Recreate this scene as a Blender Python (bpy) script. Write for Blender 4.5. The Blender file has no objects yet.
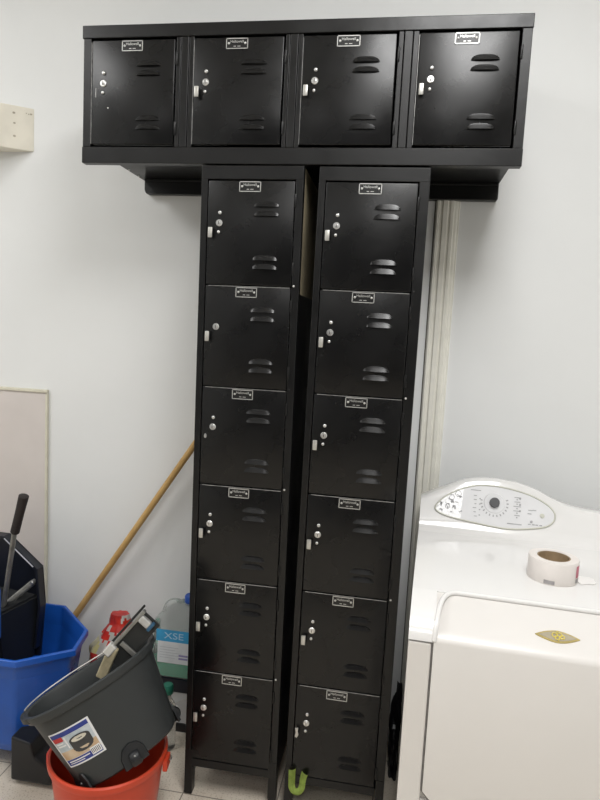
import bpy, bmesh, math, random
from mathutils import Vector, Matrix, noise
PI = math.pi
random.seed(7)
SC = bpy.context.scene
COL = SC.collection

# ------------------------------------------------------------------ helpers
def obj(name, bm, mats, parent=None, loc=None, smooth=None):
    if isinstance(bm, bmesh.types.BMesh):
        bmesh.ops.recalc_face_normals(bm, faces=bm.faces[:])
        me = bpy.data.meshes.new(name); bm.to_mesh(me); bm.free()
        for m in (mats if isinstance(mats, (list, tuple)) else [mats]): me.materials.append(m)
        if smooth is not None:
            for p in me.polygons: p.use_smooth = True
            try: me.set_sharp_from_angle(angle=math.radians(smooth))
            except Exception: pass
    else:
        me = bm
    o = bpy.data.objects.new(name, me); COL.objects.link(o)
    if parent: o.parent = parent
    if loc: o.location = loc
    return o

def thing(name, label, cat, loc=(0, 0, 0), rotz=0, group=None):
    o = bpy.data.objects.new(name, None); COL.objects.link(o)
    o.location = loc; o.rotation_euler = (0, 0, rotz); o.empty_display_size = .05
    o['label'] = label; o['category'] = cat
    if group: o['group'] = group
    return o

def tag(o, label, cat, group=None):
    o['label'] = label; o['category'] = cat
    if group: o['group'] = group
    return o

def struct(name, bm, m, smooth=None):
    o = obj(name, bm, m, smooth=smooth); o['kind'] = 'structure'; return o

def box(bm, x0, x1, y0, y1, z0, z1, bev=0, mi=0, seg=2):
    vs = [bm.verts.new((x, y, z)) for x in (x0, x1) for y in (y0, y1) for z in (z0, z1)]
    q = [(0, 1, 3, 2), (4, 6, 7, 5), (0, 4, 5, 1), (2, 3, 7, 6), (0, 2, 6, 4), (1, 5, 7, 3)]
    fs = [bm.faces.new([vs[i] for i in f]) for f in q]
    for f in fs: f.material_index = mi
    bmesh.ops.recalc_face_normals(bm, faces=fs)
    if bev:
        es = list({e for f in fs for e in f.edges})
        bmesh.ops.bevel(bm, geom=es, offset=bev, segments=seg, affect='EDGES', profile=.5, material=-1)
    return bm

def prism(bm, poly, a0, a1, axis='x', bev=0, mi=0):
    """poly of 2D points extruded along an axis; coordinates in the two other axes' order"""
    def P(p, a):
        return {'x': (a, p[0], p[1]), 'y': (p[0], a, p[1]), 'z': (p[0], p[1], a)}[axis]
    A = [bm.verts.new(P(p, a0)) for p in poly]; B = [bm.verts.new(P(p, a1)) for p in poly]
    n = len(poly); fs = [bm.faces.new(A), bm.faces.new(B[::-1])]
    for i in range(n): fs.append(bm.faces.new([A[i], B[i], B[(i + 1) % n], A[(i + 1) % n]]))
    for f in fs: f.material_index = mi
    bmesh.ops.recalc_face_normals(bm, faces=fs)
    if bev:
        bmesh.ops.bevel(bm, geom=list({e for f in fs for e in f.edges}), offset=bev, segments=2, affect='EDGES', profile=.5, material=-1)
    return bm

def lathe(bm, prof, n=40, c=(0, 0, 0), mi=0, cap0=False, cap1=False, axis='z', sx=1, sy=1):
    rings = []
    for r, h in prof:
        ring = []
        for i in range(n):
            a = 2 * PI * i / n; p = (r * math.cos(a) * sx, r * math.sin(a) * sy, h)
            if axis == 'y': p = (p[0], p[2], p[1])
            if axis == 'x': p = (p[2], p[0], p[1])
            ring.append(bm.verts.new((p[0] + c[0], p[1] + c[1], p[2] + c[2])))
        rings.append(ring)
    for k in range(len(rings) - 1):
        for i in range(n):
            f = bm.faces.new([rings[k][i], rings[k][(i + 1) % n], rings[k + 1][(i + 1) % n], rings[k + 1][i]]); f.material_index = mi
    if cap0: bm.faces.new(rings[0][::-1]).material_index = mi
    if cap1: bm.faces.new(rings[-1]).material_index = mi
    return rings

def tube(bm, pts, r, n=10, mi=0, flat=1.0, closed=False, up=None):
    """tube along a polyline"""
    pts = [Vector(p) for p in pts]; N = len(pts); rings = []
    nrm = None
    for i, p in enumerate(pts):
        if closed: t = pts[(i + 1) % N] - pts[i - 1]
        else: t = pts[min(i + 1, N - 1)] - pts[max(i - 1, 0)]
        t.normalize()
        if nrm is None:
            nrm = Vector(up) if up else (Vector((0, 0, 1)) if abs(t.z) < .9 else Vector((0, 1, 0)))
        nrm = (nrm - t * nrm.dot(t)).normalized(); b = t.cross(nrm)
        rr = r[i] if isinstance(r, (list, tuple)) else r
        rings.append([bm.verts.new(p + nrm * rr * math.cos(2 * PI * k / n) + b * rr * flat * math.sin(2 * PI * k / n)) for k in range(n)])
    for i in range(N if closed else N - 1):
        for k in range(n):
            bm.faces.new([rings[i][k], rings[i][(k + 1) % n], rings[(i + 1) % N][(k + 1) % n], rings[(i + 1) % N][k]]).material_index = mi
    if not closed:
        bm.faces.new(rings[0][::-1]).material_index = mi; bm.faces.new(rings[-1]).material_index = mi
    return bm

def B(): return bmesh.new()

# ------------------------------------------------------------------ materials
def mat(name, col, rough=.5, metal=0, spec=.5, noise_amt=0, nscale=8, bump=0, bscale=60, trans=0, coat=0, rvar=0, alpha=1, ior=1.45, col2=None):
    m = bpy.data.materials.new(name); m.use_nodes = True
    nt = m.node_tree; N = nt.nodes; L = nt.links; p = N['Principled BSDF']
    p.inputs['Base Color'].default_value = (*col, 1); p.inputs['Roughness'].default_value = rough
    p.inputs['Metallic'].default_value = metal; p.inputs['Specular IOR Level'].default_value = spec
    p.inputs['Transmission Weight'].default_value = trans; p.inputs['Coat Weight'].default_value = coat
    p.inputs['Alpha'].default_value = alpha; p.inputs['IOR'].default_value = ior
    tc = N.new('ShaderNodeTexCoord')
    n = N.new('ShaderNodeTexNoise'); n.inputs['Scale'].default_value = nscale; n.inputs['Detail'].default_value = 5
    L.new(tc.outputs['Object'], n.inputs['Vector'])
    if noise_amt or col2:
        r = N.new('ShaderNodeValToRGB')
        c2 = col2 if col2 else tuple(max(0, c * (1 - noise_amt)) for c in col)
        r.color_ramp.elements[0].position = .35; r.color_ramp.elements[1].position = .62
        r.color_ramp.elements[0].color = (*c2, 1); r.color_ramp.elements[1].color = (*col, 1)
        L.new(n.outputs['Fac'], r.inputs['Fac']); L.new(r.outputs['Color'], p.inputs['Base Color'])
    if rvar:
        mr = N.new('ShaderNodeMapRange'); mr.inputs['From Min'].default_value = .3; mr.inputs['From Max'].default_value = .7
        mr.inputs['To Min'].default_value = rough - rvar; mr.inputs['To Max'].default_value = rough + rvar
        L.new(n.outputs['Fac'], mr.inputs['Value']); L.new(mr.outputs['Result'], p.inputs['Roughness'])
    if bump:
        b = N.new('ShaderNodeTexNoise'); b.inputs['Scale'].default_value = bscale; b.inputs['Detail'].default_value = 3
        L.new(tc.outputs['Object'], b.inputs['Vector'])
        bp = N.new('ShaderNodeBump'); bp.inputs['Strength'].default_value = bump; bp.inputs['Distance'].default_value = .01
        L.new(b.outputs['Fac'], bp.inputs['Height']); L.new(bp.outputs['Normal'], p.inputs['Normal'])
    return m

BLACK = mat('black_paint', (.0050, .0050, .0053), .28, spec=.45, noise_amt=.25, nscale=5, bump=.035, bscale=9, rvar=.07)
BLACKF = mat('black_paint_frame', (.0058, .0058, .0060), .34, spec=.45, noise_amt=.25, nscale=9, bump=.03, bscale=30, rvar=.06)
DARKBACK = mat('black_inside', (.006, .006, .006), .7, noise_amt=.2)
TAN = mat('bare_tan_paint', (.42, .36, .24), .5, noise_amt=.3, nscale=12)
CHROME = mat('satin_chrome', (.75, .75, .74), .28, metal=.85, noise_amt=.15, nscale=90)
NICKEL = mat('latch_nickel', (.62, .61, .57), .38, metal=.6, noise_amt=.2, nscale=60)
PLATEB = mat('plate_black', (.012, .012, .012), .35, noise_amt=.2)
PLATEW = mat('plate_silver', (.6, .6, .58), .35, metal=.5, noise_amt=.15, nscale=80)
PALEM = mat('pale_metal', (.42, .42, .41), .4, metal=.4, noise_amt=.4, nscale=60)

WALL = mat('painted_wall', (.80, .81, .805), .6, spec=.3, col2=(.775, .785, .78), nscale=2.2, bump=.05, bscale=14)
CEIL = mat('ceiling_tile', (.80, .80, .78), .9, noise_amt=.1, nscale=40)
TRIM = mat('trim_cream', (.80, .785, .71), .45, noise_amt=.06, nscale=20)
CRACK = mat('dark_joint', (.12, .11, .09), .8, noise_amt=.3)
BOARD = mat('pinkish_board', (.67, .62, .59), .5, noise_amt=.05, nscale=6)
BOARDE = mat('board_edge_cream', (.70, .67, .55), .5, noise_amt=.1, nscale=25)
WOODW = mat('cream_painted_wood', (.86, .82, .71), .55, noise_amt=.10, nscale=10, bump=.06, bscale=40)
DSPOT = mat('dark_dent', (.14, .11, .07), .7, noise_amt=.3)

def floor_mat():
    m = mat('vinyl_floor', (.76, .69, .585), .45, col2=(.67, .60, .50), nscale=9, bump=.03, bscale=40, rvar=.08)
    nt = m.node_tree; N = nt.nodes; L = nt.links; p = N['Principled BSDF']
    src = p.inputs['Base Color'].links[0].from_socket
    br = N.new('ShaderNodeTexBrick'); br.offset = 0; br.inputs['Scale'].default_value = 1
    br.inputs['Brick Width'].default_value = .305; br.inputs['Row Height'].default_value = .305
    br.inputs['Mortar Size'].default_value = .002; br.inputs['Mortar'].default_value = (.25, .22, .18, 1)
    tc = [n for n in N if n.type == 'TEX_COORD'][0]
    L.new(tc.outputs['Object'], br.inputs['Vector']); L.new(src, br.inputs['Color1']); L.new(src, br.inputs['Color2'])
    sp = N.new('ShaderNodeTexNoise'); sp.inputs['Scale'].default_value = 170; L.new(tc.outputs['Object'], sp.inputs['Vector'])
    rp = N.new('ShaderNodeValToRGB'); rp.color_ramp.elements[0].position = .33; rp.color_ramp.elements[0].color = (.55, .5, .42, 1)
    rp.color_ramp.elements[1].position = .45; rp.color_ramp.elements[1].color = (1, 1, 1, 1); L.new(sp.outputs['Fac'], rp.inputs['Fac'])
    mx = N.new('ShaderNodeMixRGB'); mx.blend_type = 'MULTIPLY'; mx.inputs['Fac'].default_value = .6
    L.new(br.outputs['Color'], mx.inputs['Color1']); L.new(rp.outputs['Color'], mx.inputs['Color2']); L.new(mx.outputs['Color'], p.inputs['Base Color'])
    return m
FLOOR = floor_mat()

# ------------------------------------------------------------------ the room
X0, X1, Y0, Y1, H = -1.9, 2.5, -5.6, .415, 3.10
bm = B(); box(bm, X0 - .1, X1 + .1, Y0 - .1, Y1 + .1, -.1, 0); struct('floor', bm, FLOOR)
bm = B(); box(bm, X0 - .1, X1 + .1, Y0 - .1, Y1 + .1, H, H + .1); struct('ceiling', bm, CEIL)
bm = B(); box(bm, X0 - .1, X1 + .1, Y1, Y1 + .1, 0, H); struct('wall_back', bm, WALL)
bm = B(); box(bm, X0 - .1, X1 + .1, Y0 - .1, Y0, 0, H); struct('wall_front', bm, mat('dark_grey_wall', (.12, .12, .125), .7, noise_amt=.1))
bm = B(); box(bm, X0 - .1, X0, Y0, Y1, 0, H); struct('wall_left', bm, WALL)
bm = B(); box(bm, X1, X1 + .1, Y0, Y1, 0, H); struct('wall_right', bm, WALL)

# ribbed casing strip between lockers and washer
prof = [(.688, .415), (.688, .404), (.692, .398), (.699, .398), (.702, .402), (.708, .402), (.712, .396), (.726, .396), (.729, .401), (.733, .401),
        (.737, .397), (.746, .397), (.750, .403), (.757, .404), (.762, .408), (.766, .408), (.768, .415)]
bm = B(); prism(bm, prof, .002, 2.36, 'z'); struct('trim_1', bm, TRIM)
bm = B(); box(bm, .6838, .6872, .4135, .4148, .002, 2.36); struct('trim_2', bm, CRACK)

# thin board on the wall, lower left
t = thing('wall_board', 'thin pinkish white board with cream edge strips, on wall behind blue bucket', 'board', (-.735, .4145, 0))
bm = B(); box(bm, -.55, -.009, -.010, 0, .01, 1.226, .001); obj('board_panel', bm, BOARD, t)
bm = B(); box(bm, -.56, 0, -.016, 0, 1.226, 1.238, .002); obj('edge_strip', bm, BOARDE, t)
bm = B(); box(bm, -.009, 0, -.013, 0, .01, 1.226, .002); obj('edge_strip', bm, BOARDE, t)

# wedge-cut painted block high on the left
bm = B()
prism(bm, [(-.803, .415), (-1.30, .07), (-1.34, .12), (-1.34, .415)], 2.130, 2.285, 'z', .003)
o = obj('block_face', bm, WOODW)
t = thing('wooden_block', 'cream painted wooden block with dents, high on the left of the wall', 'block', (0, 0, 0))
o.parent = t
fx = Vector((-.8405, -.5418 * 0, 0))
d = Vector((-.497, -.3445, 0)).normalized(); nn = Vector((d.y, -d.x, 0)); nn = nn if nn.y < 0 else -nn
DENT = mat('dent_beige', (.52, .47, .37), .7, noise_amt=.3)
for s, z, r in ((.070, 2.258, .004), (.068, 2.222, .0035), (.068, 2.176, .004), (.012, 2.263, .0035), (.020, 2.262, .002), (.028, 2.264, .0018)):
    bm = B(); c = Vector((-.803, .415, z)) + d * s + nn * .0008
    vs = [bm.verts.new(c + d * r * math.cos(a * PI / 4) * 1.3 + Vector((0, 0, r * math.sin(a * PI / 4)))) for a in range(8)]
    bm.faces.new(vs); obj('dent', bm, DENT, t)

# ------------------------------------------------------------------ lockers
DH = .2982
def door_mesh(w, h):
    bm = B()
    box(bm, 0, w, 0, .016, -h, 0)
    es = [e for e in bm.edges]
    bmesh.ops.bevel(bm, geom=es, offset=.0028, segments=3, affect='EDGES', profile=.5)
    me = bpy.data.meshes.new('door'); bmesh.ops.recalc_face_normals(bm, faces=bm.faces[:]); bm.to_mesh(me); bm.free()
    me.materials.append(BLACK)
    for p in me.polygons: p.use_smooth = True
    me.set_sharp_from_angle(angle=math.radians(35))
    return me

def finish(bm, mats, name, smooth=40):
    bmesh.ops.recalc_face_normals(bm, faces=bm.faces[:])
    me = bpy.data.meshes.new(name); bm.to_mesh(me); bm.free()
    for m in mats: me.materials.append(m)
    for p in me.polygons: p.use_smooth = True
    me.set_sharp_from_angle(angle=math.radians(smooth))
    return me

def louver_mesh():
    bm = B(); w, h, pr = .038, .0155, .0059; nu, nv = 28, 8; g = []
    for j in range(nv + 1):
        row = []
        for i in range(nu + 1):
            u = -1 + 2 * i / nu; s = max(0, 1 - abs(u) ** 3.2) ** .6; v = j / nv
            zt = h * s
            row.append(bm.verts.new((w * u, -pr * s * v ** 1.1 - .0002, zt * (1 - v) - h / 2)))
        g.append(row)
    for j in range(nv):
        for i in range(nu): bm.faces.new([g[j][i], g[j][i + 1], g[j + 1][i + 1], g[j + 1][i]])
    last = g[-1]; back = [bm.verts.new((v.co.x, .0006, v.co.z + .0012)) for v in last]
    for i in range(nu):
        f = bm.faces.new([last[i], last[i + 1], back[i + 1], back[i]]); f.material_index = 1
    bmesh.ops.remove_doubles(bm, verts=bm.verts[:], dist=.00005)
    return finish(bm, [BLACK, DARKBACK], 'louver', 60)

def text_mesh(body, size, mats, depth=.0004):
    cu = bpy.data.curves.new('txt', 'FONT'); cu.body = body; cu.size = size; cu.extrude = depth; cu.align_x = 'CENTER'; cu.align_y = 'CENTER'
    o = bpy.data.objects.new('txt', cu); COL.objects.link(o)
    dg = bpy.context.evaluated_depsgraph_get(); dg.update()
    me = bpy.data.meshes.new_from_object(o.evaluated_get(dg)); bpy.data.objects.remove(o)
    me.materials.clear()
    for m in mats: me.materials.append(m)
    me.transform(Matrix.Rotation(PI / 2, 4, 'X'))
    return me

def plate_mesh():
    bm = B(); w, h = .032, .0145
    box(bm, -w, w, -.0008, .0004, -h, h, 0, 0)
    b = .0022
    for (x0, x1, z0, z1) in ((-w, w, h - b, h), (-w, w, -h, -h + b), (-w, -w + b, -h, h), (w - b, w, -h, h)):
        box(bm, x0, x1, -.0016, -.0007, z0, z1, 0, 1)
    for s in (-1, 1):
        lathe(bm, [(.0034, -.0008), (.0030, -.0024), (.0012, -.0032)], 12, (s * .0238, 0, .0005), 1, axis='y', cap1=True)
    for x0, x1 in ((-.010, -.003), (.001, .010)):
        box(bm, x0, x1, -.0012, -.0007, -.0082, -.0064, 0, 1)
    return finish(bm, [PLATEB, PLATEW], 'number_plate', 30)

def knob_mesh(r, d):
    bm = B(); lathe(bm, [(r, 0), (r, -d * .55), (r * .8, -d * .9), (r * .35, -d)], 20, axis='y', cap1=True)
    return finish(bm, [CHROME], 'knob', 50)
def dial_mesh():
    bm = B()
    lathe(bm, [(.0098, 0), (.0098, -.002), (.0082, -.0035)], 24, axis='y', cap1=True)
    lathe(bm, [(.0050, -.0034), (.0046, -.006), (.002, -.0064)], 16, axis='y', cap1=True)
    box(bm, -.0008, .0008, -.0072, -.006, -.0038, .0038, 0, 1)
    return finish(bm, [CHROME, PLATEB], 'lock_cylinder', 40)
def latch_mesh():
    bm = B(); box(bm, -.0065, .0065, -.013, -.009, -.015, .015, .0018, 0)
    box(bm, -.004, .004, -.0095, .0005, -.011, .013, .0008, 1)
    return finish(bm, [NICKEL, PLATEB], 'latch_pull', 40)
def bent_latch_mesh():
    bm = B()
    prism(bm, [(-.006, .015), (.005, .017), (.0035, .004), (.007, -.006), (.001, -.017), (-.006, -.012), (-.0025, 0)], -.013, -.009, 'y', .0012, 0)
    box(bm, -.003, .003, -.0095, .0005, -.008, .010, .0008, 1)
    return finish(bm, [NICKEL, PLATEB], 'latch_pull', 40)
def hinge_mesh():
    bm = B(); lathe(bm, [(.0032, -.018), (.0036, -.017), (.0036, .017), (.0032, .018)], 12, cap0=True, cap1=True)
    return finish(bm, [BLACKF], 'hinge', 40)
def hole_mesh():
    bm = B(); lathe(bm, [(.0024, .0003), (.0024, -.0006), (.0008, -.0004)], 10, axis='y', cap1=True)
    return finish(bm, [DARKBACK], 'screw_hole', 40)

ME = dict(louver=louver_mesh(), plate=plate_mesh(), knob=knob_mesh(.0052, .005), knob_small=knob_mesh(.0044, .004), dial=dial_mesh(),
          latch=latch_mesh(), bent=bent_latch_mesh(), hinge=hinge_mesh(), hole=hole_mesh(),
          text=text_mesh('Hallowell', .0105, [PLATEW]))
DOORM = door_mesh(.2570, DH)
ME_TUD = {}

def add_door(parent, x, y, z, w, style='', me=None, upper=False):
    d = obj('door', me or DOORM, None, parent, (x, y, z))
    def sub(n, k, px, pz, py=0):
        return obj(n, ME[k], None, d, (px, py, pz))
    for pz in (-.066, -.092, -.218, -.243):
        sub('louver', 'louver', .176, pz)
    p = sub('number_plate', 'plate', .125, -.0175)
    l = sub('plate_lettering', 'text', .125, -.0125, -.0014); l['label'] = 'silver maker name on the plate'
    if style != 'one_knob':
        sub('lock_button', 'knob', .0375, -.092)
    sub('lock_cylinder', 'dial', .036, -.121)
    if style not in ('one_knob', 'no_latch'): sub('lock_button', 'knob_small', .035, -.147)
    if style == 'no_latch':
        sub('lock_button', 'hole', .035, -.147)
        bm = B(); lathe(bm, [(.006, .0003), (.005, -.0012), (.002, -.0016)], 9, (0, 0, 0), 0, axis='y', cap1=True, sx=.8, sy=1.3)
        q = obj('bare_patch', bm, PALEM, d, (.0135, 0, -.150)); q['label'] = 'bare metal where the latch broke off'
    elif style == 'slot':
        bm = B(); box(bm, -.0012, .0012, -.0010, .0004, -.013, .013, .0003)
        q = obj('latch_slot', bm, PALEM, d, (.013, 0, -.147)); q['label'] = 'thin worn slot where a latch is missing'
        bm = B(); lathe(bm, [(.0026, .0003), (.0022, -.0009)], 10, axis='y', cap1=True)
        obj('bare_dot', bm, PLATEW, d, (.052, 0, -.190))
    elif style == 'bent': sub('latch_pull', 'bent', .009, -.150)
    else: sub('latch_pull', 'latch', .0125, -.150)
    if upper and style != 'slot':
        sub('screw_hole', 'hole', .010, -.198); sub('screw_hole', 'hole', .052, -.197)
    for pz in (-.055, -h_of(d) + .05):
        sub('hinge', 'hinge', w + .0035, pz, -.0008)
    return d
def h_of(d): return DH

CW = .3048; DEP = .378; CT = 1.974
def column(x, label, styles, tan, CW=CW):
    t = thing('locker_column', label, 'locker', (x + (.003 if tan else -.003), 0, .0016), 0)
    t.rotation_euler = (0, -.0045 if tan else .0045, 0)
    # frame: stiles, head and sill rails (one welded front frame)
    bm = B()
    box(bm, 0, .0195, 0, .028, .152, CT, .0016); box(bm, .2805, CW, 0, .028, .152, CT, .0016)
    box(bm, .0005, CW - .0005, -.0006, .027, CT - .0385, CT, .0016)
    box(bm, .0195, .2805, .0004, .027, .098, .1245, .0014)
    obj('front_frame', bm, BLACKF, t)
    for s, y0, y1 in ((0, 0, .030), (1, 0, .030), (0, DEP - .03, DEP), (1, DEP - .03, DEP)):
        bm = B(); a = 0 if s == 0 else CW - .026
        box(bm, a, a + .026, y0, y1, 0, .152, .0016); obj('leg', bm, BLACKF, t)
    for s in (0, 1):
        bm = B(); a = 0 if s == 0 else CW - .0022
        if s == 1 and tan:
            box(bm, a, a + .0022, .028, DEP, .098, 1.615, 0, 0); box(bm, a, a + .0022, .028, DEP, 1.615, CT, 0, 1)
        else: box(bm, a, a + .0022, .028, DEP, .098, CT)
        o = obj('side_panel', bm, [BLACKF, TAN], t)
        if s == 1 and tan: o['label'] = 'side panel with a bare tan upper end'
    bm = B(); box(bm, .002, CW - .002, DEP - .002, DEP, .1, CT); obj('back_panel', bm, DARKBACK, t)
    bm = B(); box(bm, .002, CW - .002, .027, DEP, CT - .0022, CT); obj('top_panel', bm, BLACKF, t)
    bm = B(); box(bm, .002, CW - .002, .027, DEP, .1, .1022); obj('bottom_panel', bm, DARKBACK, t)
    for i in range(6):
        z = 1.9335 - .3016 * i
        add_door(t, .0213, .0006, z - .001, .257, styles.get(i, ''))
        if i:
            bm = B(); box(bm, .0195, .2805, .018, DEP - .004, z - .0012, z + .0012); obj('shelf', bm, DARKBACK, t)
            bm = B(); lathe(bm, [(.0034, .001), (.0030, -.0016), (.0012, -.0022)], 10, axis='y', cap1=True)
            obj('rivet', bm, PLATEW if (i + (x > .1)) % 2 else BLACKF, t, (.2865, 0, z + .004))
            bm = B(); box(bm, .03, .275, -.0002, .0012, z - .0024, z - .0009); obj('pale_metal', bm, PALEM, t)  # thin pale strip along the door's top edge
    return t
colL = column(0, 'left of the two tall six-door black locker columns, beside the broom handle', {1: 'one_knob', 2: 'no_latch'}, True, .3020)
colR = column(.3344, 'right of the two tall six-door black locker columns, beside the washer, green strap at its foot', {5: 'bent'}, False, .3090)

# --- the four-door unit across the top
TZ0, TZ1 = 1.980, 2.3685
t = thing('wall_locker', 'wide black four-door locker box mounted on top of both columns', 'locker', (0, 0, 0))
DX = [(-.3535, -.0955), (-.0395, .2240), (.2770, .5365), (.5945, .8580)]
bm = B()
box(bm, -.3835, .8875, -.0022, .028, 2.3325, TZ1, .0018)
box(bm, -.382, .887, -.0008, .026, TZ0, 2.0265, .0018)
for a, b in ((-.380, -.3555), (.860, .886)): box(bm, a, b, 0, .026, 2.0265, 2.3325, .0014)
for (a, b) in ((DX[0][1], DX[1][0]), (DX[1][1], DX[2][0]), (DX[2][1], DX[3][0])):
    c = (a + b) / 2
    box(bm, a + .002, c - .0135, .0012, .026, 2.0265, 2.3325, .0012); box(bm, c - .0115, c + .0105, 0, .026, 2.0265, 2.3325, .0014); box(bm, c + .0125, b - .002, .0012, .026, 2.0265, 2.3325, .0012)
obj('front_frame', bm, BLACKF, t)
bm = B(); box(bm, -.362, -.3598, .026, .412, 2.030, 2.362); obj('side_panel', bm, BLACKF, t)
bm = B(); box(bm, .8828, .885, .026, .412, 2.030, 2.362); obj('side_panel', bm, BLACKF, t)
bm = B(); box(bm, -.362, .885, .026, .412, 2.030, 2.0322, .0004); obj('floor_panel', bm, BLACKF, t)
bm = B(); box(bm, -.362, .885, .026, .412, 2.3598, 2.362); obj('top_panel', bm, BLACKF, t)
bm = B(); box(bm, -.359, .882, .409, .412, 2.033, 2.359); obj('back_panel', bm, DARKBACK, t)
for a, b in ((-.0685, -.0475), (.2400, .2610), (.5550, .5760)):
    bm = B(); box(bm, (a + b) / 2 - .001, (a + b) / 2 + .001, .026, .409, 2.033, 2.359); obj('partition', bm, DARKBACK, t)
# wall ledger under the back of the box
bm = B()
poly = [(-.350, 2.0285), (-.350, 1.993), (-.347, 1.984), (-.341, 1.978), (.880, 1.9745), (.8845, 1.979), (.8845, 2.0285)]
prism(bm, poly, .384, .412, 'y', .002); obj('mounting_ledger', bm, BLACKF, t)
bm = B(); box(bm, -.348, .882, .3775, .384, 2.0215, 2.0292, .0014); obj('ledger_lip', bm, BLACKF, t)
bm = B()
bm.free()
for y in (.13, .26, .34):
    bm = B(); lathe(bm, [(.004, 2.0302), (.0035, 2.027)], 10, (-.352, y, 0), cap1=True); obj('screw', bm, PLATEW, t)
for i, (a, b) in enumerate(DX):
    add_door(t, a, .0010, 2.3275, b - a, 'slot' if i == 0 else '', me=door_mesh(b - a - .003, DH - .005), upper=True)
    bm = B(); box(bm, a - .0013, a - .0004, -.0004, .006, 2.035, 2.322); obj('pale_metal', bm, PALEM, t)  # worn pale strip down the door's left edge

# ------------------------------------------------------------------ green strap caught under the last right door
GREEN = mat('lime_fabric', (.44, .58, .13), .75, noise_amt=.25, nscale=60, bump=.2, bscale=200)
bm = B()
path = []
for i in range(25):
    a = PI * i / 24; path.append((.3725 - .0165 * math.cos(a) * (1 + .12 * math.sin(a)), .108 - .024 * math.sin(a)))
path = [(.3550, .150), (.3550, .135), (.3555, .120)] + path[1:-1] + [(.3900, .120), (.3925, .133), (.3955, .1435)]
rows = []
for k, (x, z) in enumerate(path):
    u = k / (len(path) - 1); q0 = path[max(0, k - 1)]; q1 = path[min(len(path) - 1, k + 1)]
    tx, tz = q1[0] - q0[0], q1[1] - q0[1]; l = math.hypot(tx, tz); nx, nz = -tz / l, tx / l
    w = .0082 + .0022 * abs(2 * u - 1) ** .7
    yy = -.006 - .010 * math.sin(PI * u)
    rows.append([bm.verts.new((x + nx * w * s, yy - .005 * (1 - s * s) + .004 * s, z + nz * w * s)) for s in (-1, -.5, 0, .5, 1)])
for a, b in zip(rows, rows[1:]):
    for j in range(4): bm.faces.new([a[j], a[j + 1], b[j + 1], b[j]])
bmesh.ops.solidify(bm, geom=bm.faces[:], thickness=.0012)
tag(obj('fabric_strap', bm, GREEN, smooth=60), 'lime green fabric strap hanging from the bottom door of the right locker column', 'strap')

# ------------------------------------------------------------------ washer
WHITE = mat('white_enamel', (.815, .805, .79), .16, spec=.5, noise_amt=.02, nscale=5, coat=.4)
WHITE_SHADED = mat('white_enamel_shaded', (.74, .715, .685), .28, noise_amt=.02, nscale=5)  # deck enamel darkened, shade of the front put into the colour
PANEL = mat('panel_pale', (.78, .78, .79), .25, noise_amt=.05, nscale=18)
PANELR = mat('panel_border', (.62, .62, .54), .3, noise_amt=.1, nscale=30)
PSILV = mat('panel_silver', (.80, .80, .80), .3, metal=.3, noise_amt=.2, nscale=160)
INK = mat('ink_grey', (.42, .42, .43), .5, noise_amt=.2, nscale=40)
GOLD = mat('gold_badge', (.62, .50, .20), .35, metal=.7, noise_amt=.2, nscale=70)
TAUPE = mat('taupe_badge', (.42, .37, .27), .4, noise_amt=.15, nscale=40)
GROOVE = mat('groove_grey', (.20, .19, .18), .7, noise_amt=.4, nscale=80)
WW = .69; WD = .77
W = thing('washing_machine', 'white front-loading washer with curved control console and gold badge', 'washing machine', (.66, -.42, 0), math.radians(-3.5))
bm = B(); box(bm, 0, WW, .012, WD, .012, .826, .006); obj('cabinet', bm, WHITE_SHADED, W)
bm = B(); box(bm, .0002, .0525, -.0005, .03, .02, .8265, .004); box(bm, WW - .0525, WW - .0002, -.0005, .03, .02, .8265, .004)
box(bm, .0525, WW - .0525, .004, .03, .02, .444, .003); obj('front_trim', bm, WHITE_SHADED, W)
for x, y in ((.05, .06), (WW - .05, .06), (.05, WD - .06), (WW - .05, WD - .06)):
    bm = B(); lathe(bm, [(.022, 0), (.022, .008), (.012, .01), (.012, .014)], 16, (x, y, 0), cap0=True, cap1=True); obj('foot', bm, GROOVE, W)
# deck: profile (depth, z)
def front_curve(n=10, off=0):
    # from seam at the front up over the bullnose to the flat
    P0, P1, P2, P3 = (0, .829), (.004, .868), (.055, .893), (.128, .9)
    out = []
    for i in range(n + 1):
        t_ = i / n
        out.append(tuple(((1 - t_) ** 3) * a + 3 * ((1 - t_) ** 2) * t_ * b + 3 * (1 - t_) * t_ * t_ * c + t_ ** 3 * d for a, b, c, d in zip(P0, P1, P2, P3)))
    return out
cv = front_curve()
bm = B()
for x0, x1 in ((0, .0585), (WW - .0585, WW)):
    prism(bm, cv + [(.128, .85), (.06, .829)], x0, x1, 'x')
prism(bm, [(.122, .829), (.122, .8993), (.128, .9), (.70, .9), (WD, .9), (WD, .829)], 0, WW, 'x')
bmesh.ops.remove_doubles(bm, verts=bm.verts[:], dist=.0004)
obj('deck', bm, WHITE, W, smooth=38)
# raised bead round the door opening
def bez(P, n):
    out = []
    for i in range(n + 1):
        t_ = i / n; out.append(tuple(((1 - t_) ** 3) * a + 3 * ((1 - t_) ** 2) * t_ * b + 3 * (1 - t_) * t_ * t_ * c + t_ ** 3 * d for a, b, c, d in zip(*P)))
    return out
left = [(.0575, .0012, .8325), (.0585, .006, .853)] + bez([(.060, .016, .869), (.064, .06, .893), (.070, .118, .902), (.105, .1225, .9015)], 14)[0:]
right = [(WW - x, y, z) for x, y, z in left[::-1]]
bm = B(); tube(bm, left + right, .0062, 10); obj('deck_bead', bm, WHITE, W, smooth=60)
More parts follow.
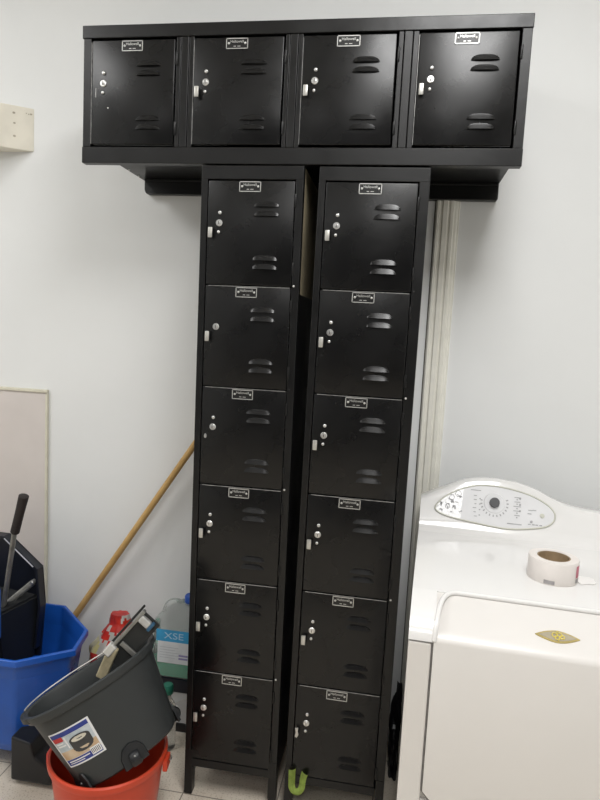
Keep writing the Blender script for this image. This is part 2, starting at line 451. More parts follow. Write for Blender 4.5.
# door: crease and lower face, with chamfered lower corners
bm = B()
dp = [(-.003, .830), (.0, .838), (.007, .8445), (.020, .852), (.070, .8775), (.108, .8945), (.124, .897), (.124, .88), (.03, .83), (.02, .80), (.02, .447)]
dl, dr = .0565, WW - .0565
nodes = [(-.003, .447), (-.003, .472)]
prism(bm, [(-.003, .470)] + dp[:-1] + [(.02, .470)], dl, dr, 'x')
# lower edge strip with chamfers
prism(bm, [(dl, .4702), (dl + .022, .447), (dr - .022, .447), (dr, .4702)], -.003, .02, 'y')
bmesh.ops.remove_doubles(bm, verts=bm.verts[:], dist=.0005)
obj('door', bm, WHITE if False else WHITE_SHADED, W, smooth=30)
door = COL.objects[-1] if False else [o for o in W.children if o.name.startswith('door')][0]
bm = B()
tube(bm, [(.0545, .0005, .829), (.0545, .0005, .470), (.0765, .0005, .4445), (WW - .0765, .0005, .4445), (WW - .0545, .0005, .470), (WW - .0545, .0005, .829)], .0018, 6)
obj('door_seal', bm, GROOVE, W)
for xa, xb in ((.002, .054), (WW - .054, WW - .002)):
    bm = B(); tube(bm, [(xa, -.0002, .8278), (xb, -.0002, .8278)], .0008, 6); obj('deck_seam', bm, GROOVE, W)
# badge on the slope of the door
sl = Vector((0, .05, .0255)).normalized(); nrm = Vector((0, -sl.z, sl.y))
def onslope(x, s, h=0):
    p = Vector((x, .020, .852)) + sl * s + nrm * h; return p
def lens(bm, cx, cs, a, b, h0, h1, mi, n=16):
    pts = []
    for i in range(n + 1):
        u = -1 + 2 * i / n; pts.append((cx + a * u, cs + b * (1 - abs(u) ** 1.7)))
    pts += [(cx + a * u_, cs - b * (1 - abs(u_) ** 1.7)) for u_ in [1 - 2 * i / n for i in range(1, n)]]
    A = [bm.verts.new(onslope(x, s, h0)) for x, s in pts]; C_ = [bm.verts.new(onslope(x, s, h1)) for x, s in pts]
    fs = [bm.faces.new(C_)] + [bm.faces.new([A[i], A[(i + 1) % len(A)], C_[(i + 1) % len(A)], C_[i]]) for i in range(len(A))]
    for f in fs: f.material_index = mi
bm = B(); lens(bm, .322, .026, .047, .0155, -.0005, .003, 0); lens(bm, .322, .026, .040, .0120, .003, .0036, 1)
bd = obj('badge', bm, [GOLD, TAUPE], door); bd['label'] = 'pointed oval gold badge'
bm = B()
YEL = mat('badge_yellow', (.80, .66, .16), .3, metal=.3, noise_amt=.2, nscale=60)
for cx, cs, r in ((-.006, .002, .0055), (.0045, .0035, .005), (-.001, -.0045, .005), (.0095, -.002, .0045)):
    tube(bm, [onslope(.322 + cx + r * math.cos(a * PI / 6), .026 + cs + r * math.sin(a * PI / 6), .0046) for a in range(12)], .0013, 6, closed=True)
tube(bm, [onslope(.322 - .003, .026 + .004, .0046), onslope(.3235, .026 + .014, .0046)], .0012, 6)
tube(bm, [onslope(.322 + .003, .026 - .004, .0046), onslope(.3225, .026 - .013, .0046)], .0012, 6)
obj('badge_monogram', bm, YEL, door)
# console
top = [(0.0, .985), (.028, 1.003), (.068, 1.02), (.105, 1.04), (.143, 1.055), (.186, 1.063), (.236, 1.065), (.301, 1.059), (.36, 1.044), (.405, 1.022), (.444, 1.008), (.48, .999), (.545, .993), (.62, .990), (WW, .988)]
ta = math.radians(25); sy, sz = math.sin(ta), math.cos(ta)
def cons(x, z, h=0):   # point on the sloped console face
    s = (z - .9) / sz; return Vector((x, .617 + s * sy - h * sz, z + h * sy))
def ztop(x):
    for (a, b), (c, d_) in zip(top, top[1:]):
        if a <= x <= c:
            u = (x - a) / (c - a); u2 = u
            return b + (d_ - b) * u2
    return top[-1][1]
bm = B(); secs = []
NX = 60
for i in range(NX + 1):
    x = WW * i / NX; zt = (ztop(max(0, x - .015)) + ztop(x) * 2 + ztop(min(WW, x + .015))) / 4
    sec = [Vector((x, .590, .9)), Vector((x, .603, .9015)), Vector((x, .612, .905))]
    sec += [cons(x, .915 + (zt - .006 - .915) * k / 6) for k in range(7)]
    p = cons(x, zt)
    sec += [p + Vector((0, .004, 0)), p + Vector((0, .013, .002)), Vector((x, max(p.y + .02, .735), zt - .002)), Vector((x, WD - .002, zt - .012)), Vector((x, WD - .002, .9))]
    secs.append([bm.verts.new(q) for q in sec])
for a, b in zip(secs, secs[1:]):
    for j in range(len(a) - 1): bm.faces.new([a[j], b[j], b[j + 1], a[j + 1]])
bm.faces.new(secs[0]); bm.faces.new(secs[-1][::-1])
console = obj('console', bm, WHITE, W, smooth=50)
pan = [(.047, .963), (.055, .979), (.079, 1.002), (.116, 1.023), (.153, 1.037), (.184, 1.0435), (.237, 1.0455), (.293, 1.039), (.345, 1.027), (.387, 1.008), (.408, .991), (.414, .974), (.406, .956), (.385, .943), (.341, .933), (.281, .926), (.22, .928), (.159, .934), (.102, .941), (.064, .950)]
def smoothclosed(P, n=4):
    out = []; N = len(P)
    for i in range(N):
        p0, p1, p2, p3 = P[i - 1], P[i], P[(i + 1) % N], P[(i + 2) % N]
        for k in range(n):
            t_ = k / n
            out.append(tuple(.5 * ((2 * b) + (-a + c) * t_ + (2 * a - 5 * b + 4 * c - d_) * t_ * t_ + (-a + 3 * b - 3 * c + d_) * t_ ** 3) for a, b, c, d_ in zip(p0, p1, p2, p3)))
    return out
ps = smoothclosed(pan)
cx = sum(p[0] for p in ps) / len(ps); cz = sum(p[1] for p in ps) / len(ps)
bm = B()
rim = [bm.verts.new(cons(x, z, .0022)) for x, z in ps]; ctr = bm.verts.new(cons(cx, cz, .0022)); low = [bm.verts.new(cons(x, z, -.002)) for x, z in ps]
n = len(ps)
for i in range(n):
    bm.faces.new([rim[i], rim[(i + 1) % n], ctr]); bm.faces.new([low[i], low[(i + 1) % n], rim[(i + 1) % n], rim[i]])
cp = obj('control_panel', bm, PANEL, W)
bm = B(); tube(bm, [cons(x, z, .0022) for x, z in ps], .0026, 8, closed=True); obj('panel_border', bm, PANELR, cp, smooth=60)
# silver left end of the panel
sub = [p for p in ps if p[0] < .135]; sub = sorted([p for p in sub if p[1] > .962], key=lambda p: p[0]) + sorted([p for p in sub if p[1] <= .962], key=lambda p: -p[0])
bm = B(); sub = [(.5 * 0 + x * .96 + .10 * .04, z * .97 + .985 * .03) for x, z in sub]; bm.faces.new([bm.verts.new(cons(x, z, .0028)) for x, z in sub]); obj('silver_end', bm, PSILV, cp)
def disc(bm, x, z, r, h, n=20, h0=.002):
    A = [bm.verts.new(cons(x + r * math.cos(2 * PI * i / n), z + r * math.sin(2 * PI * i / n) * sz, h0)) for i in range(n)]
    C_ = [bm.verts.new(cons(x + .9 * r * math.cos(2 * PI * i / n), z + .9 * r * math.sin(2 * PI * i / n) * sz, h)) for i in range(n)]
    bm.faces.new(C_)
    for i in range(n): bm.faces.new([A[i], A[(i + 1) % n], C_[(i + 1) % n], C_[i]])
bm = B(); disc(bm, .231, .995, .034, .0042, 32); obj('dial_ring', bm, PANEL, cp)
bm = B(); disc(bm, .231, .996, .0165, .016, 28); obj('dial', bm, mat('dial_grey', (.07, .07, .075), .4, noise_amt=.2), cp, smooth=40)
for x, z, r in ((.376, .973, .0075), (.344, .953, .004), (.309, .998, .003), (.309, .980, .003), (.309, 1.016, .003)):
    bm = B(); disc(bm, x, z, r, .005, 16); obj('button', bm, PANELR if r > .005 else INK, cp)
# printed marks: small dashes (illegible at this size)
bm = B(); R = random.Random(3)
def dash(x, z, l, th=.0011, a=0, h=.0046):
    ca, sa = math.cos(a), math.sin(a); vs = []
    for du, dv in ((-l, -th), (l, -th), (l, th), (-l, th)):
        vs.append(bm.verts.new(cons(x + (du * ca - dv * sa), z + (du * sa + dv * ca), h)))
    bm.faces.new(vs)
for i in range(14):
    a = PI * (.95 + 1.15 * i / 13); dash(.231 + .0405 * math.cos(a), .995 + .037 * math.sin(a), .0032, .0017, a, .003)
for k in range(6): dash(.172 + R.uniform(-.002, .002), 1.012 - k * .012, R.uniform(.003, .006), .0011, 0, .003)
for k in range(4): dash(.186, 1.004 - k * .016, .0022, .0016, 0, .003)
dash(.172, 1.028, .016, .0011, 0, .003)
for k in range(5): dash(.300 + R.uniform(-.002, .002), 1.018 - k * .013, R.uniform(.008, .012), .0011, 0, .003); dash(.300, 1.012 - k * .013, .0022, .0016, 0, .003)
dash(.293, .941, .022, .0013, 0, .003)
for x in (.338, .350, .360, .372): dash(x, .945, .004, .0014, 0, .003)
for x, z in ((.340, .985), (.352, .986), (.338, .975)): dash(x, z, .006, .0013, 0, .003)
obj('panel_print', bm, INK, cp)
bm = B()
for k in range(22):
    x = R.uniform(.062, .128); z = R.uniform(.956, 1.008 if x > .09 else .985)
    dash(x, z, R.uniform(.002, .006), R.uniform(.0012, .0026), R.uniform(0, PI), .0032)
for x, z, r in ((.098, 1.0, .008), (.118, 1.012, .009), (.086, .972, .007)):
    tube(bm, [cons(x + r * math.cos(a * PI / 6), z + r * math.sin(a * PI / 6), .0032) for a in range(12)], .0009, 4, closed=True)
obj('panel_print', bm, INK, cp)

# ------------------------------------------------------------------ tape roll on the washer
TAPEW = mat('tape_white', (.80, .75, .71), .45, noise_amt=.05, nscale=20)
CARD = mat('cardboard_core', (.34, .24, .14), .7, noise_amt=.2, nscale=40)
T = thing('tape_roll', 'roll of off-white packing tape with brown core lying on the washer deck', 'tape', (1.032, -.128, .9002), math.radians(20))
bm = B(); hh = .058
lathe(bm, [(.041, .0), (.0612, .0), (.0622, .002), (.0622, hh - .002), (.0612, hh), (.041, hh)], 56); obj('tape', bm, TAPEW, T, smooth=30)
bm = B(); lathe(bm, [(.041, .0005), (.041, hh - .0005), (.0375, hh - .0005), (.0375, .0005)], 48); obj('core', bm, CARD, T, smooth=30)
bm = B(); rows = []
LBL = [mat('label_pink', (.58, .16, .22), .5, noise_amt=.2, nscale=60), mat('label_grey', (.36, .34, .34), .5, noise_amt=.2, nscale=60)]
def lab(a0, a1, z0, z1, mi, r=.0628):
    n = 8; v0 = [bm.verts.new((r * math.cos(a0 + (a1 - a0) * i / n), r * math.sin(a0 + (a1 - a0) * i / n), z0)) for i in range(n + 1)]
    v1 = [bm.verts.new((v.co.x, v.co.y, z1)) for v in v0]
    for i in range(n): bm.faces.new([v0[i], v0[i + 1], v1[i + 1], v1[i]]).material_index = mi
ra = math.radians
bm.free()
for a0, a1, z0, z1, mi, tx in ((-62, -42, .019, .050, 0, 'pink printed patch'), (-62, -42, .006, .017, 1, 'small grey printed patch'), (-142, -118, .003, .013, 1, 'grey printed patch')):
    bm = B(); lab(ra(a0), ra(a1), z0, z1, mi); o = obj('tape_label', bm, LBL, T); o['label'] = tx
bm = B(); prism(bm, [(.050, -.052), (.074, -.050), (.084, -.055), (.096, -.048), (.101, -.034), (.108, -.022), (.103, -.010), (.088, -.004), (.070, .004), (.054, .000)], .0006, .0022, 'z')
obj('loose_end', bm, mat('tape_end_white', (.88, .86, .84), .4, noise_amt=.04), T, smooth=60)

# ------------------------------------------------------------------ blue mop bucket with wringer
BLUE = mat('blue_plastic', (.012, .105, .50), .32, noise_amt=.25, nscale=5, rvar=.06)
BPL = mat('black_plastic', (.014, .015, .017), .42, noise_amt=.2, nscale=12)
BPL2 = mat('dark_navy_plastic', (.010, .012, .020), .36, noise_amt=.2, nscale=12)
GREYM = mat('grey_worn_metal', (.30, .30, .28), .42, metal=.6, noise_amt=.35, nscale=35)
GRIP = mat('rubber_grip', (.022, .016, .015), .6, noise_amt=.2, nscale=50, bump=.2, bscale=150)
rimp = [(-.60, .32), (-.425, .165), (-.398, .03), (-.54, -.085), (-.86, -.085), (-.985, .03), (-.985, .20), (-.88, .32)]
cb = Vector((-.69, .115))
RZ = .42
K = thing('mop_bucket', 'blue eight-sided mop bucket on black casters, at the left edge', 'mop bucket', (cb.x, cb.y, 0))
def ringv(bm, s, z, pts=rimp, inset=0):
    return [bm.verts.new(((x - cb.x) * s, (y - cb.y) * s, z)) for x, y in pts]
bm = B()
levels = [(.985, RZ - .022), (1.0, RZ - .020), (1.0, RZ - .002), (.99, RZ), (.955, RZ), (.945, RZ - .004), (.925, RZ - .06), (.77, .10), (.75, .09)]
outer = [(.68, .062), (.715, .07), (.945, RZ - .035), (.955, RZ - .024)]
rings = [ringv(bm, s, z) for s, z in outer + levels]
n = 8
for a, b in zip(rings, rings[1:]):
    for i in range(n): bm.faces.new([a[i], a[(i + 1) % n], b[(i + 1) % n], b[i]])
bm.faces.new(rings[0][::-1]); bm.faces.new(rings[-1])
es = [e for e in bm.edges if abs(e.verts[0].co.z - e.verts[1].co.z) > .01 or True]
bmesh.ops.bevel(bm, geom=[e for e in bm.edges if e.calc_length() > .02 and abs(e.verts[0].co.z - e.verts[1].co.z) > .015], offset=.012, segments=3, affect='EDGES', profile=.5)
obj('tub', bm, BLUE, K, smooth=35)
# caster housings and wheels
for x, y in ((-.485, -.035), (-.89, -.04), (-.50, .19), (-.87, .24)):
    lx, ly = x - cb.x, y - cb.y
    bm = B()
    s = 1 if lx > 0 else -1
    prism(bm, [(lx - s * .07, .165), (lx + s * .0, .150), (lx + s * .012, .105), (lx + s * .055, .080), (lx + s * .072, .062), (lx + s * .070, .016), (lx - s * .07, .016)], ly - .052, ly + .045, 'y', .006)
    c = obj('caster_housing', bm, BPL, K)
    bm = B(); lathe(bm, [(.01, -.014), (.028, -.014), (.031, -.010), (.031, .010), (.028, .014), (.01, .014)], 24, (lx + s * .022, ly, .031), axis='y', cap0=True, cap1=True)
    obj('wheel', bm, GRIP, c, smooth=40)
    bm = B(); box(bm, lx + s * .022 - .006, lx + s * .022 + .006, ly - .020, ly - .015, .03, .066); box(bm, lx + s * .022 - .006, lx + s * .022 + .006, ly + .015, ly + .020, .03, .066); box(bm, lx + s * .022 - .006, lx + s * .022 + .006, ly - .020, ly + .020, .064, .068); obj('wheel_fork', bm, GREYM, c)

G = thing('mop_wringer', 'black side-press mop wringer with gripped lever, set in the blue bucket', 'wringer', (-.75, .12, .40))
g0 = Vector((-.75, .12, .40))
def L3(x, y, z): return (x - g0.x, y - g0.y, z - g0.z)
def prism_y(bm, poly, y0, y1, bev, mi=0): prism(bm, [(x - g0.x, z - g0.z) for x, z in poly], y0 - g0.y, y1 - g0.y, 'y', bev, mi)
bm = B()
hexp = [(-.960, .735), (-.745, .735), (-.614, .628), (-.602, .49), (-.618, .29), (-.93, .29), (-.985, .50), (-.985, .66)]
prism_y(bm, hexp, .175, .188, .003)
obj('back_plate', bm, BPL2, G)
bm = B()
edge = [(-.960, .735), (-.745, .735), (-.614, .628), (-.602, .49), (-.618, .33)]
inn = [(-.960, .725), (-.749, .725), (-.624, .622), (-.612, .49), (-.628, .33)]
prism_y(bm, edge + inn[::-1], .150, .188, .0015); obj('plate_flange', bm, BPL2, G)
bm = B(); tube(bm, [L3(-.742, .149, .7275), L3(-.630, .149, .635)], .0022, 6); q = obj('edge_highlight', bm, mat('highlight_pale', (.5, .52, .58), .35, noise_amt=.1), G)  # highlight on the plate's chamfer, painted as a pale strip
# sloping hopper and press plate in front of the back plate
bm = B()
A = [L3(-.955, .04, .50), L3(-.69, .03, .50), L3(-.615, .17, .53), L3(-.955, .17, .56)]
Bq = [L3(-.94, .06, .29), L3(-.68, .05, .29), L3(-.628, .17, .29), L3(-.94, .17, .29)]
va = [bm.verts.new(p) for p in A]; vb = [bm.verts.new(p) for p in Bq]
bm.faces.new(va); bm.faces.new(vb[::-1])
for i in range(4): bm.faces.new([va[i], va[(i + 1) % 4], vb[(i + 1) % 4], vb[i]])
bmesh.ops.bevel(bm, geom=bm.edges[:], offset=.008, segments=2, affect='EDGES'); obj('hopper', bm, BPL, G, smooth=40)
bm = B(); prism_y(bm, [(-.97, .62), (-.666, .62), (-.658, .60), (-.658, .44), (-.666, .425), (-.97, .425)], -.02, .015, .005); obj('front_cover', bm, BLUE, G)['label'] = 'blue cover plate'
bm = B(); tube(bm, [L3(-.700, .085, .505), L3(-.640, .060, .80)], .0125, 12, flat=.55); lv = obj('lever', bm, GREYM, G, smooth=50)
bm = B(); P0 = Vector(L3(-.6415, .061, .787)); P1 = Vector(L3(-.594, .040, .926)); d = P1 - P0
tube(bm, [P0, P0 + d * .02, P0 + d * .5, P0 + d * .94, P0 + d * .985, P1], [.0125, .0150, .0150, .0165, .0165, .013], 16); obj('grip', bm, GRIP, lv, smooth=40)
bm = B(); tube(bm, [L3(-.706, .11, .505), L3(-.632, .155, .577)], .011, 10, flat=.6); st = obj('strut', bm, GREYM, G, smooth=50)
bm = B(); lathe(bm, [(.008, .012), (.008, -.004), (.005, -.008)], 12, L3(-.633, .15, .578), axis='y', cap1=True, cap0=True); obj('bolt', bm, CHROME, st, smooth=40)

# ------------------------------------------------------------------ broom handle leaning on the column
WOOD = mat('yellow_wood', (.58, .37, .14), .45, col2=(.48, .29, .10), nscale=14)
bm = B(); p0 = Vector((-.815, .372, .012)); p1 = Vector((-.0145, .357, 1.243)); 
tube(bm, [p0, p0.lerp(p1, .3), p0.lerp(p1, .7), p0.lerp(p1, .985), p1], [.0125, .0125, .0122, .012, .008], 16)
tag(obj('broom_handle', bm, WOOD, smooth=40), 'pale wooden pole leaning diagonally against wall and left locker column', 'pole')

# ------------------------------------------------------------------ red bucket
RED = mat('red_plastic', (.62, .060, .022), .38, noise_amt=.15, nscale=8, rvar=.05)
RC = Vector((-.164, -.196)); RR = .169; RH = .272
Q = thing('red_bucket', 'round orange-red plastic bucket on the floor holding the tilted grey bucket', 'bucket', (RC.x, RC.y, 0))
bm = B()
lathe(bm, [(.0, .004), (.126, .004), (.126, 0), (.130, 0), (.132, .006), (RR - .009, RH - .024), (RR - .002, RH - .022), (RR, RH - .016), (RR, RH - .004), (RR - .004, RH), (RR - .009, RH - .002), (RR - .012, RH - .02), (.130, .012), (.0, .010)][1:-1], 56, cap0=True, cap1=True)
obj('pail', bm, RED, Q, smooth=35)
for s in (-1, 1):
    a = math.radians(8 if s > 0 else 188)
    bm = B(); box(bm, -.004, .010, -.022, .022, -.022, .012, .003)
    o = obj('handle_ear', bm, RED, Q, ((RR - .002) * math.cos(a), (RR - .002) * math.sin(a), RH - .03)); o.rotation_euler = (0, 0, a)
bm = B(); tube(bm, [((RR + .012) * math.cos(math.radians(8) + PI * i / 30), (RR + .012) * math.sin(math.radians(8) + PI * i / 30), RH - .028 - .10 * math.sin(PI * i / 30)) for i in range(31)], .0024, 8)
obj('bail', bm, GREYM, Q, smooth=60)

# ------------------------------------------------------------------ grey oval bucket tipped into the red one
GREY = mat('charcoal_plastic', (.033, .037, .038), .46, noise_amt=.12, nscale=7, rvar=.06)
GM = Matrix(((.70, -.5095, -.50), (.589, .8083, 0), (.404, -.2942, .866))).to_4x4()
S = thing('oval_bucket', 'charcoal oval mop bucket with photo label, tipped into the red bucket', 'mop bucket', (-.211, -.222, .500))
S.rotation_euler = GM.to_euler()
GA, GQ, GT, GH = .181, .61, .81, .245
def gpt(th, h, off=0):       # h: 0 rim .. 1 bottom; slightly squared oval
    k = 1 - (1 - GT) * h - .03 * math.sin(PI * min(1, h))* -.0
    e = .86
    c, s = math.cos(th), math.sin(th)
    x = math.copysign(abs(c) ** e, c); y = math.copysign(abs(s) ** e, s)
    p = Vector((GA * k * x, GA * GQ * k * y, -GH * h)); nv = Vector((c / 1, s / GQ, .25)).normalized()
    return p + nv * off
bm = B(); NT = 72; rg = []
spec = [(.03, .011), (.0, .014), (-.012, .012), (-.02, .006), (-.014, -.001), (.0, -.003), (.06, -.004)] 
seq = [(1.0, -.03), (1.0, -.008), (.975, 0), (.8, 0), (.6, 0), (.4, 0), (.2, 0), (.085, 0), (.08, .010), (.03, .013), (-.004, .013), (-.018, .009), (-.022, .003), (-.016, -.002), (.02, -.004), (.3, -.004), (.6, -.004), (.93, -.004), (.95, -.03)]
for h, off in seq: rg.append([bm.verts.new(gpt(2 * PI * i / NT, h, off)) for i in range(NT)])
for a, b in zip(rg, rg[1:]):
    for i in range(NT): bm.faces.new([a[i], a[(i + 1) % NT], b[(i + 1) % NT], b[i]])
bm.faces.new(rg[0]); bm.faces.new(rg[-1])
body = obj('body', bm, GREY, S, smooth=40)
# grip lips at both ends of the rim
for th0 in (0, PI):
    bm = B(); rows = []
    for i in range(13):
        u = -1 + 2 * i / 12; th = th0 + u * .42; w_ = .009 * (1 - u ** 4) + .001
        rows.append([bm.verts.new(gpt(th, .0, .008)), bm.verts.new(gpt(th, -.012, .008 + w_)), bm.verts.new(gpt(th, .045, .010 + w_)), bm.verts.new(gpt(th, .06, .008))])
    for a, b in zip(rows, rows[1:]):
        for j in range(4): bm.faces.new([a[j], a[(j + 1) % 4], b[(j + 1) % 4], b[j]])
    bm.faces.new(rows[0]); bm.faces.new(rows[-1][::-1])
    obj('grip_lip', bm, GREY, S, smooth=50)
bm = B(); tube(bm, [gpt(ra(14 + 152 * i / 40), -.028 - .012 * math.sin(PI * i / 40), .010) for i in range(41)], .0022, 8)
obj('wire_handle', bm, mat('pale_wire', (.62, .60, .56), .35, metal=.4, noise_amt=.2), S, smooth=60)
# casters in recesses at the bottom edge
for th, po in ((ra(-88), .006), (ra(-152), -.014), (ra(8), .004), (ra(140), .0)):
    bm = B(); c = gpt(th, .90, -.004)
    rx = Vector((c.x, c.y / GQ, 0)).normalized(); ry = Vector((-rx.y, rx.x, 0))
    M = Matrix((rx, ry, Vector((0, 0, 1)))).transposed()
    def pl(x, y, z): return c + M @ Vector((x, y, z))
    arch = [(-.036, -.03), (-.034, .005), (-.022, .026), (0, .034), (.022, .026), (.034, .005), (.036, -.03)]
    A = [bm.verts.new(pl(.001, u, v)) for u, v in arch]; D = [bm.verts.new(pl(.005 + max(0, po), u * .95, v * .95)) for u, v in arch]
    bm.faces.new(D); bm.faces.new(A[::-1])
    for i in range(7): bm.faces.new([A[i], A[(i + 1) % 7], D[(i + 1) % 7], D[i]])
    hs = obj('caster_recess', bm, BPL, S, smooth=30)
    bm = B(); wc = pl(po, 0, -.012)
    rings = []
    for r_, h_ in ((.004, -.014), (.018, -.014), (.021, -.010), (.021, .010), (.018, .014), (.004, .014)):
        rings.append([bm.verts.new(wc + M @ Vector((r_ * math.cos(2 * PI * i / 20), h_, r_ * math.sin(2 * PI * i / 20)))) for i in range(20)])
    for a, b in zip(rings, rings[1:]):
        for i in range(20): bm.faces.new([a[i], a[(i + 1) % 20], b[(i + 1) % 20], b[i]])
    bm.faces.new(rings[0]); bm.faces.new(rings[-1])
    obj('wheel', bm, BPL, hs, smooth=40)
    bm = B(); lathe(bm, [(.003, .002), (.002, .006)], 8, pl(po + .0195, .0, -.004), cap1=True); obj('axle_pin', bm, CHROME, hs)
# label on the front
LM = [mat('label_white', (.80, .80, .80), .4, noise_amt=.05), mat('label_blue', (.03, .05, .26), .4, noise_amt=.2, nscale=60), mat('label_red', (.50, .03, .03), .4, noise_amt=.1),
      mat('label_tan', (.52, .34, .19), .4, col2=(.62, .50, .36), nscale=30), mat('label_sky', (.40, .46, .50), .4, col2=(.62, .66, .68), nscale=25), mat('label_bucket', (.05, .05, .05), .4, noise_amt=.2), mat('label_pale', (.66, .62, .52), .4, noise_amt=.1)]
LT0, LT1, LH0, LH1 = ra(-151), ra(-103), .25, .69
bm = B()
def lp(u, v, off): return gpt(LT0 + (LT1 - LT0) * u, LH0 + (LH1 - LH0) * v, off)
def patch(u0, u1, v0, v1, mi, off, nu=8, nv=3):
    g = [[bm.verts.new(lp(u0 + (u1 - u0) * i / nu, v0 + (v1 - v0) * j / nv, off)) for i in range(nu + 1)] for j in range(nv + 1)]
    for j in range(nv):
        for i in range(nu): bm.faces.new([g[j][i], g[j][i + 1], g[j + 1][i + 1], g[j + 1][i]]).material_index = mi
def blob(cu, cv_, ru, rv, mi, off, n=16):
    bm.faces.new([bm.verts.new(lp(cu + ru * math.cos(2 * PI * i / n), cv_ + rv * math.sin(2 * PI * i / n), off)) for i in range(n)]).material_index = mi
patch(0, 1, 0, 1, 0, .0012); patch(.04, .96, .04, .16, 1, .0018); patch(.04, .96, .80, .96, 1, .0018)
patch(.04, .96, .17, .55, 4, .0018); patch(.04, .96, .55, .79, 3, .0018)
patch(.06, .34, .15, .27, 2, .0024); patch(.10, .30, .30, .34, 0, .0024); patch(.10, .34, .37, .41, 0, .0024)
patch(.44, .90, .36, .60, 5, .0024); blob(.67, .60, .22, .12, 5, .0027); blob(.67, .36, .23, .10, 5, .0027); blob(.67, .36, .17, .065, 6, .0031)
patch(.36, .40, .18, .50, 0, .0024, 2, 4); patch(.12, .70, .84, .87, 0, .0024); patch(.12, .55, .90, .92, 0, .0024)
patch(.74, .95, .74, .93, 0, .0025)
for k in range(6): patch(.755 + k * .032, .755 + k * .032 + .014, .77, .90, 5, .0029, 2, 2)
o = obj('label', bm, LM, S); o['label'] = 'square label with a picture of a grey bucket'

# ------------------------------------------------------------------ squeegee / mop head standing in the grey bucket
STEEL = mat('dull_steel', (.36, .36, .34), .34, metal=.75, noise_amt=.3, nscale=30)
SPNG = mat('yellowed_metal', (.60, .52, .34), .4, metal=.3, noise_amt=.3, nscale=30)
BRITE = mat('bright_cap', (.80, .79, .76), .25, metal=.5, noise_amt=.1)
DRUB = mat('dark_rubber', (.02, .021, .02), .5, noise_amt=.2)
h0 = Vector((-.165, -.19, .50))
HD = thing('flat_mop', 'dark flat mop head with steel rails standing in the charcoal oval bucket', 'mop head', h0)
def slab(p0, p1, side, a0, a1, s0, s1, n0, n1, bev=.002):
    """box laid out along p0->p1 (a), across towards side (s) and along the normal (n)"""
    ax = (p1 - p0).normalized(); sd = (side - ax * side.dot(ax)).normalized(); nr = ax.cross(sd)
    bm = B(); box(bm, a0, a1, s0, s1, n0, n1, bev)
    M4 = Matrix((ax, sd, nr)).transposed().to_4x4(); M4.translation = p0 - h0
    bmesh.ops.transform(bm, matrix=M4, verts=bm.verts[:]); return bm
pA, pB = Vector((-.160, -.197, .583)), Vector((-.079, -.165, .686)); SD = Vector((.80, .06, -.60)); LN = (pB - pA).length
pC = Vector((-.196, -.205, .488))
def up_(*a): return slab(pA, pB, SD, *a)
obj('plate', up_(-.03, LN, .004, .062, -.003, .003, .001), DRUB, HD)
obj('rail', up_(-.01, LN + .010, -.012, -.005, .004, .012, .002), DRUB, HD)
obj('rail', up_(-.005, LN + .002, -.004, .007, -.010, .010, .003), STEEL, HD)
obj('end_clamp', slab(pA, pC, SD, -.004, .096, -.008, .022, -.010, .014, .004), SPNG, HD)
obj('clamp_cap', up_(-.026, .010, -.012, .014, -.016, .016, .004), BRITE, HD)
obj('cross_bracket', up_(.022, .036, .012, .066, -.014, -.006, .002), STEEL, HD)
obj('handle_socket', up_(LN - .030, LN - .008, .006, .040, -.016, .010, .004), PLATEW, HD)
obj('socket_cap', up_(LN - .032, LN - .004, .040, .050, -.018, .012, .003), mat('slate_blue_plastic', (.03, .10, .18), .4, noise_amt=.2), HD)

# ------------------------------------------------------------------ bag with red print, behind the buckets
BAGW = mat('clear_plastic_bag', (.62, .59, .55), .28, noise_amt=.2, nscale=14, bump=.3, bscale=25, trans=.15)
BAGR = mat('bag_red_print', (.55, .035, .02), .3, col2=(.34, .02, .02), nscale=30, bump=.3, bscale=25)
BAGY = mat('bag_yellow_print', (.55, .50, .16), .3, col2=(.60, .56, .40), nscale=16, bump=.3, bscale=25)
bm = B(); NU, NV = 72, 44; bc = Vector((-.372, .302, 0)); rows = []
for j in range(NV + 1):
    v = j / NV; z = .002 + .425 * v; row = []
    rad = (.72 + .5 * math.sin(PI * min(1, v * 1.1)) ** .6) * (1 - .45 * max(0, (v - .7) / .3))
    for i in range(NU):
        a = 2 * PI * i / NU; n_ = noise.noise(Vector((math.cos(a) * 1.7, math.sin(a) * 1.7, z * 9))) * .22 + noise.noise(Vector((math.cos(a) * 4, math.sin(a) * 4, z * 22 + 5))) * .10
        r_ = rad * (1 + n_)
        y_ = min(.062 * r_ * math.sin(a), .100)
        row.append(bm.verts.new((bc.x + .088 * r_ * math.cos(a), bc.y + y_, z + .02 * n_ * v)))
    rows.append(row)
for a, b in zip(rows, rows[1:]):
    for i in range(NU): bm.faces.new([a[i], a[(i + 1) % NU], b[(i + 1) % NU], b[i]])
bm.faces.new(rows[0][::-1]); bm.faces.new(rows[-1])
anch = [(-.390, .405, .020), (-.368, .420, .016), (-.375, .378, .018), (-.415, .362, .026), (-.340, .388, .022), (-.372, .326, .020), (-.445, .275, .024), (-.33, .29, .02), (-.40, .20, .03)]
for f in bm.faces:
    c = f.calc_center_median()
    f.material_index = 0
    if c.x < -.425 and c.z < .33: f.material_index = 2
    for x, z, r_ in anch:
        if math.hypot(c.x - x, c.z - z) < r_ * (1 + .5 * noise.noise(c * 60)): f.material_index = 1
tag(obj('plastic_bag', bm, [BAGW, BAGR, BAGY], smooth=50), 'crumpled plastic bag with red and yellow print standing behind the buckets', 'bag')

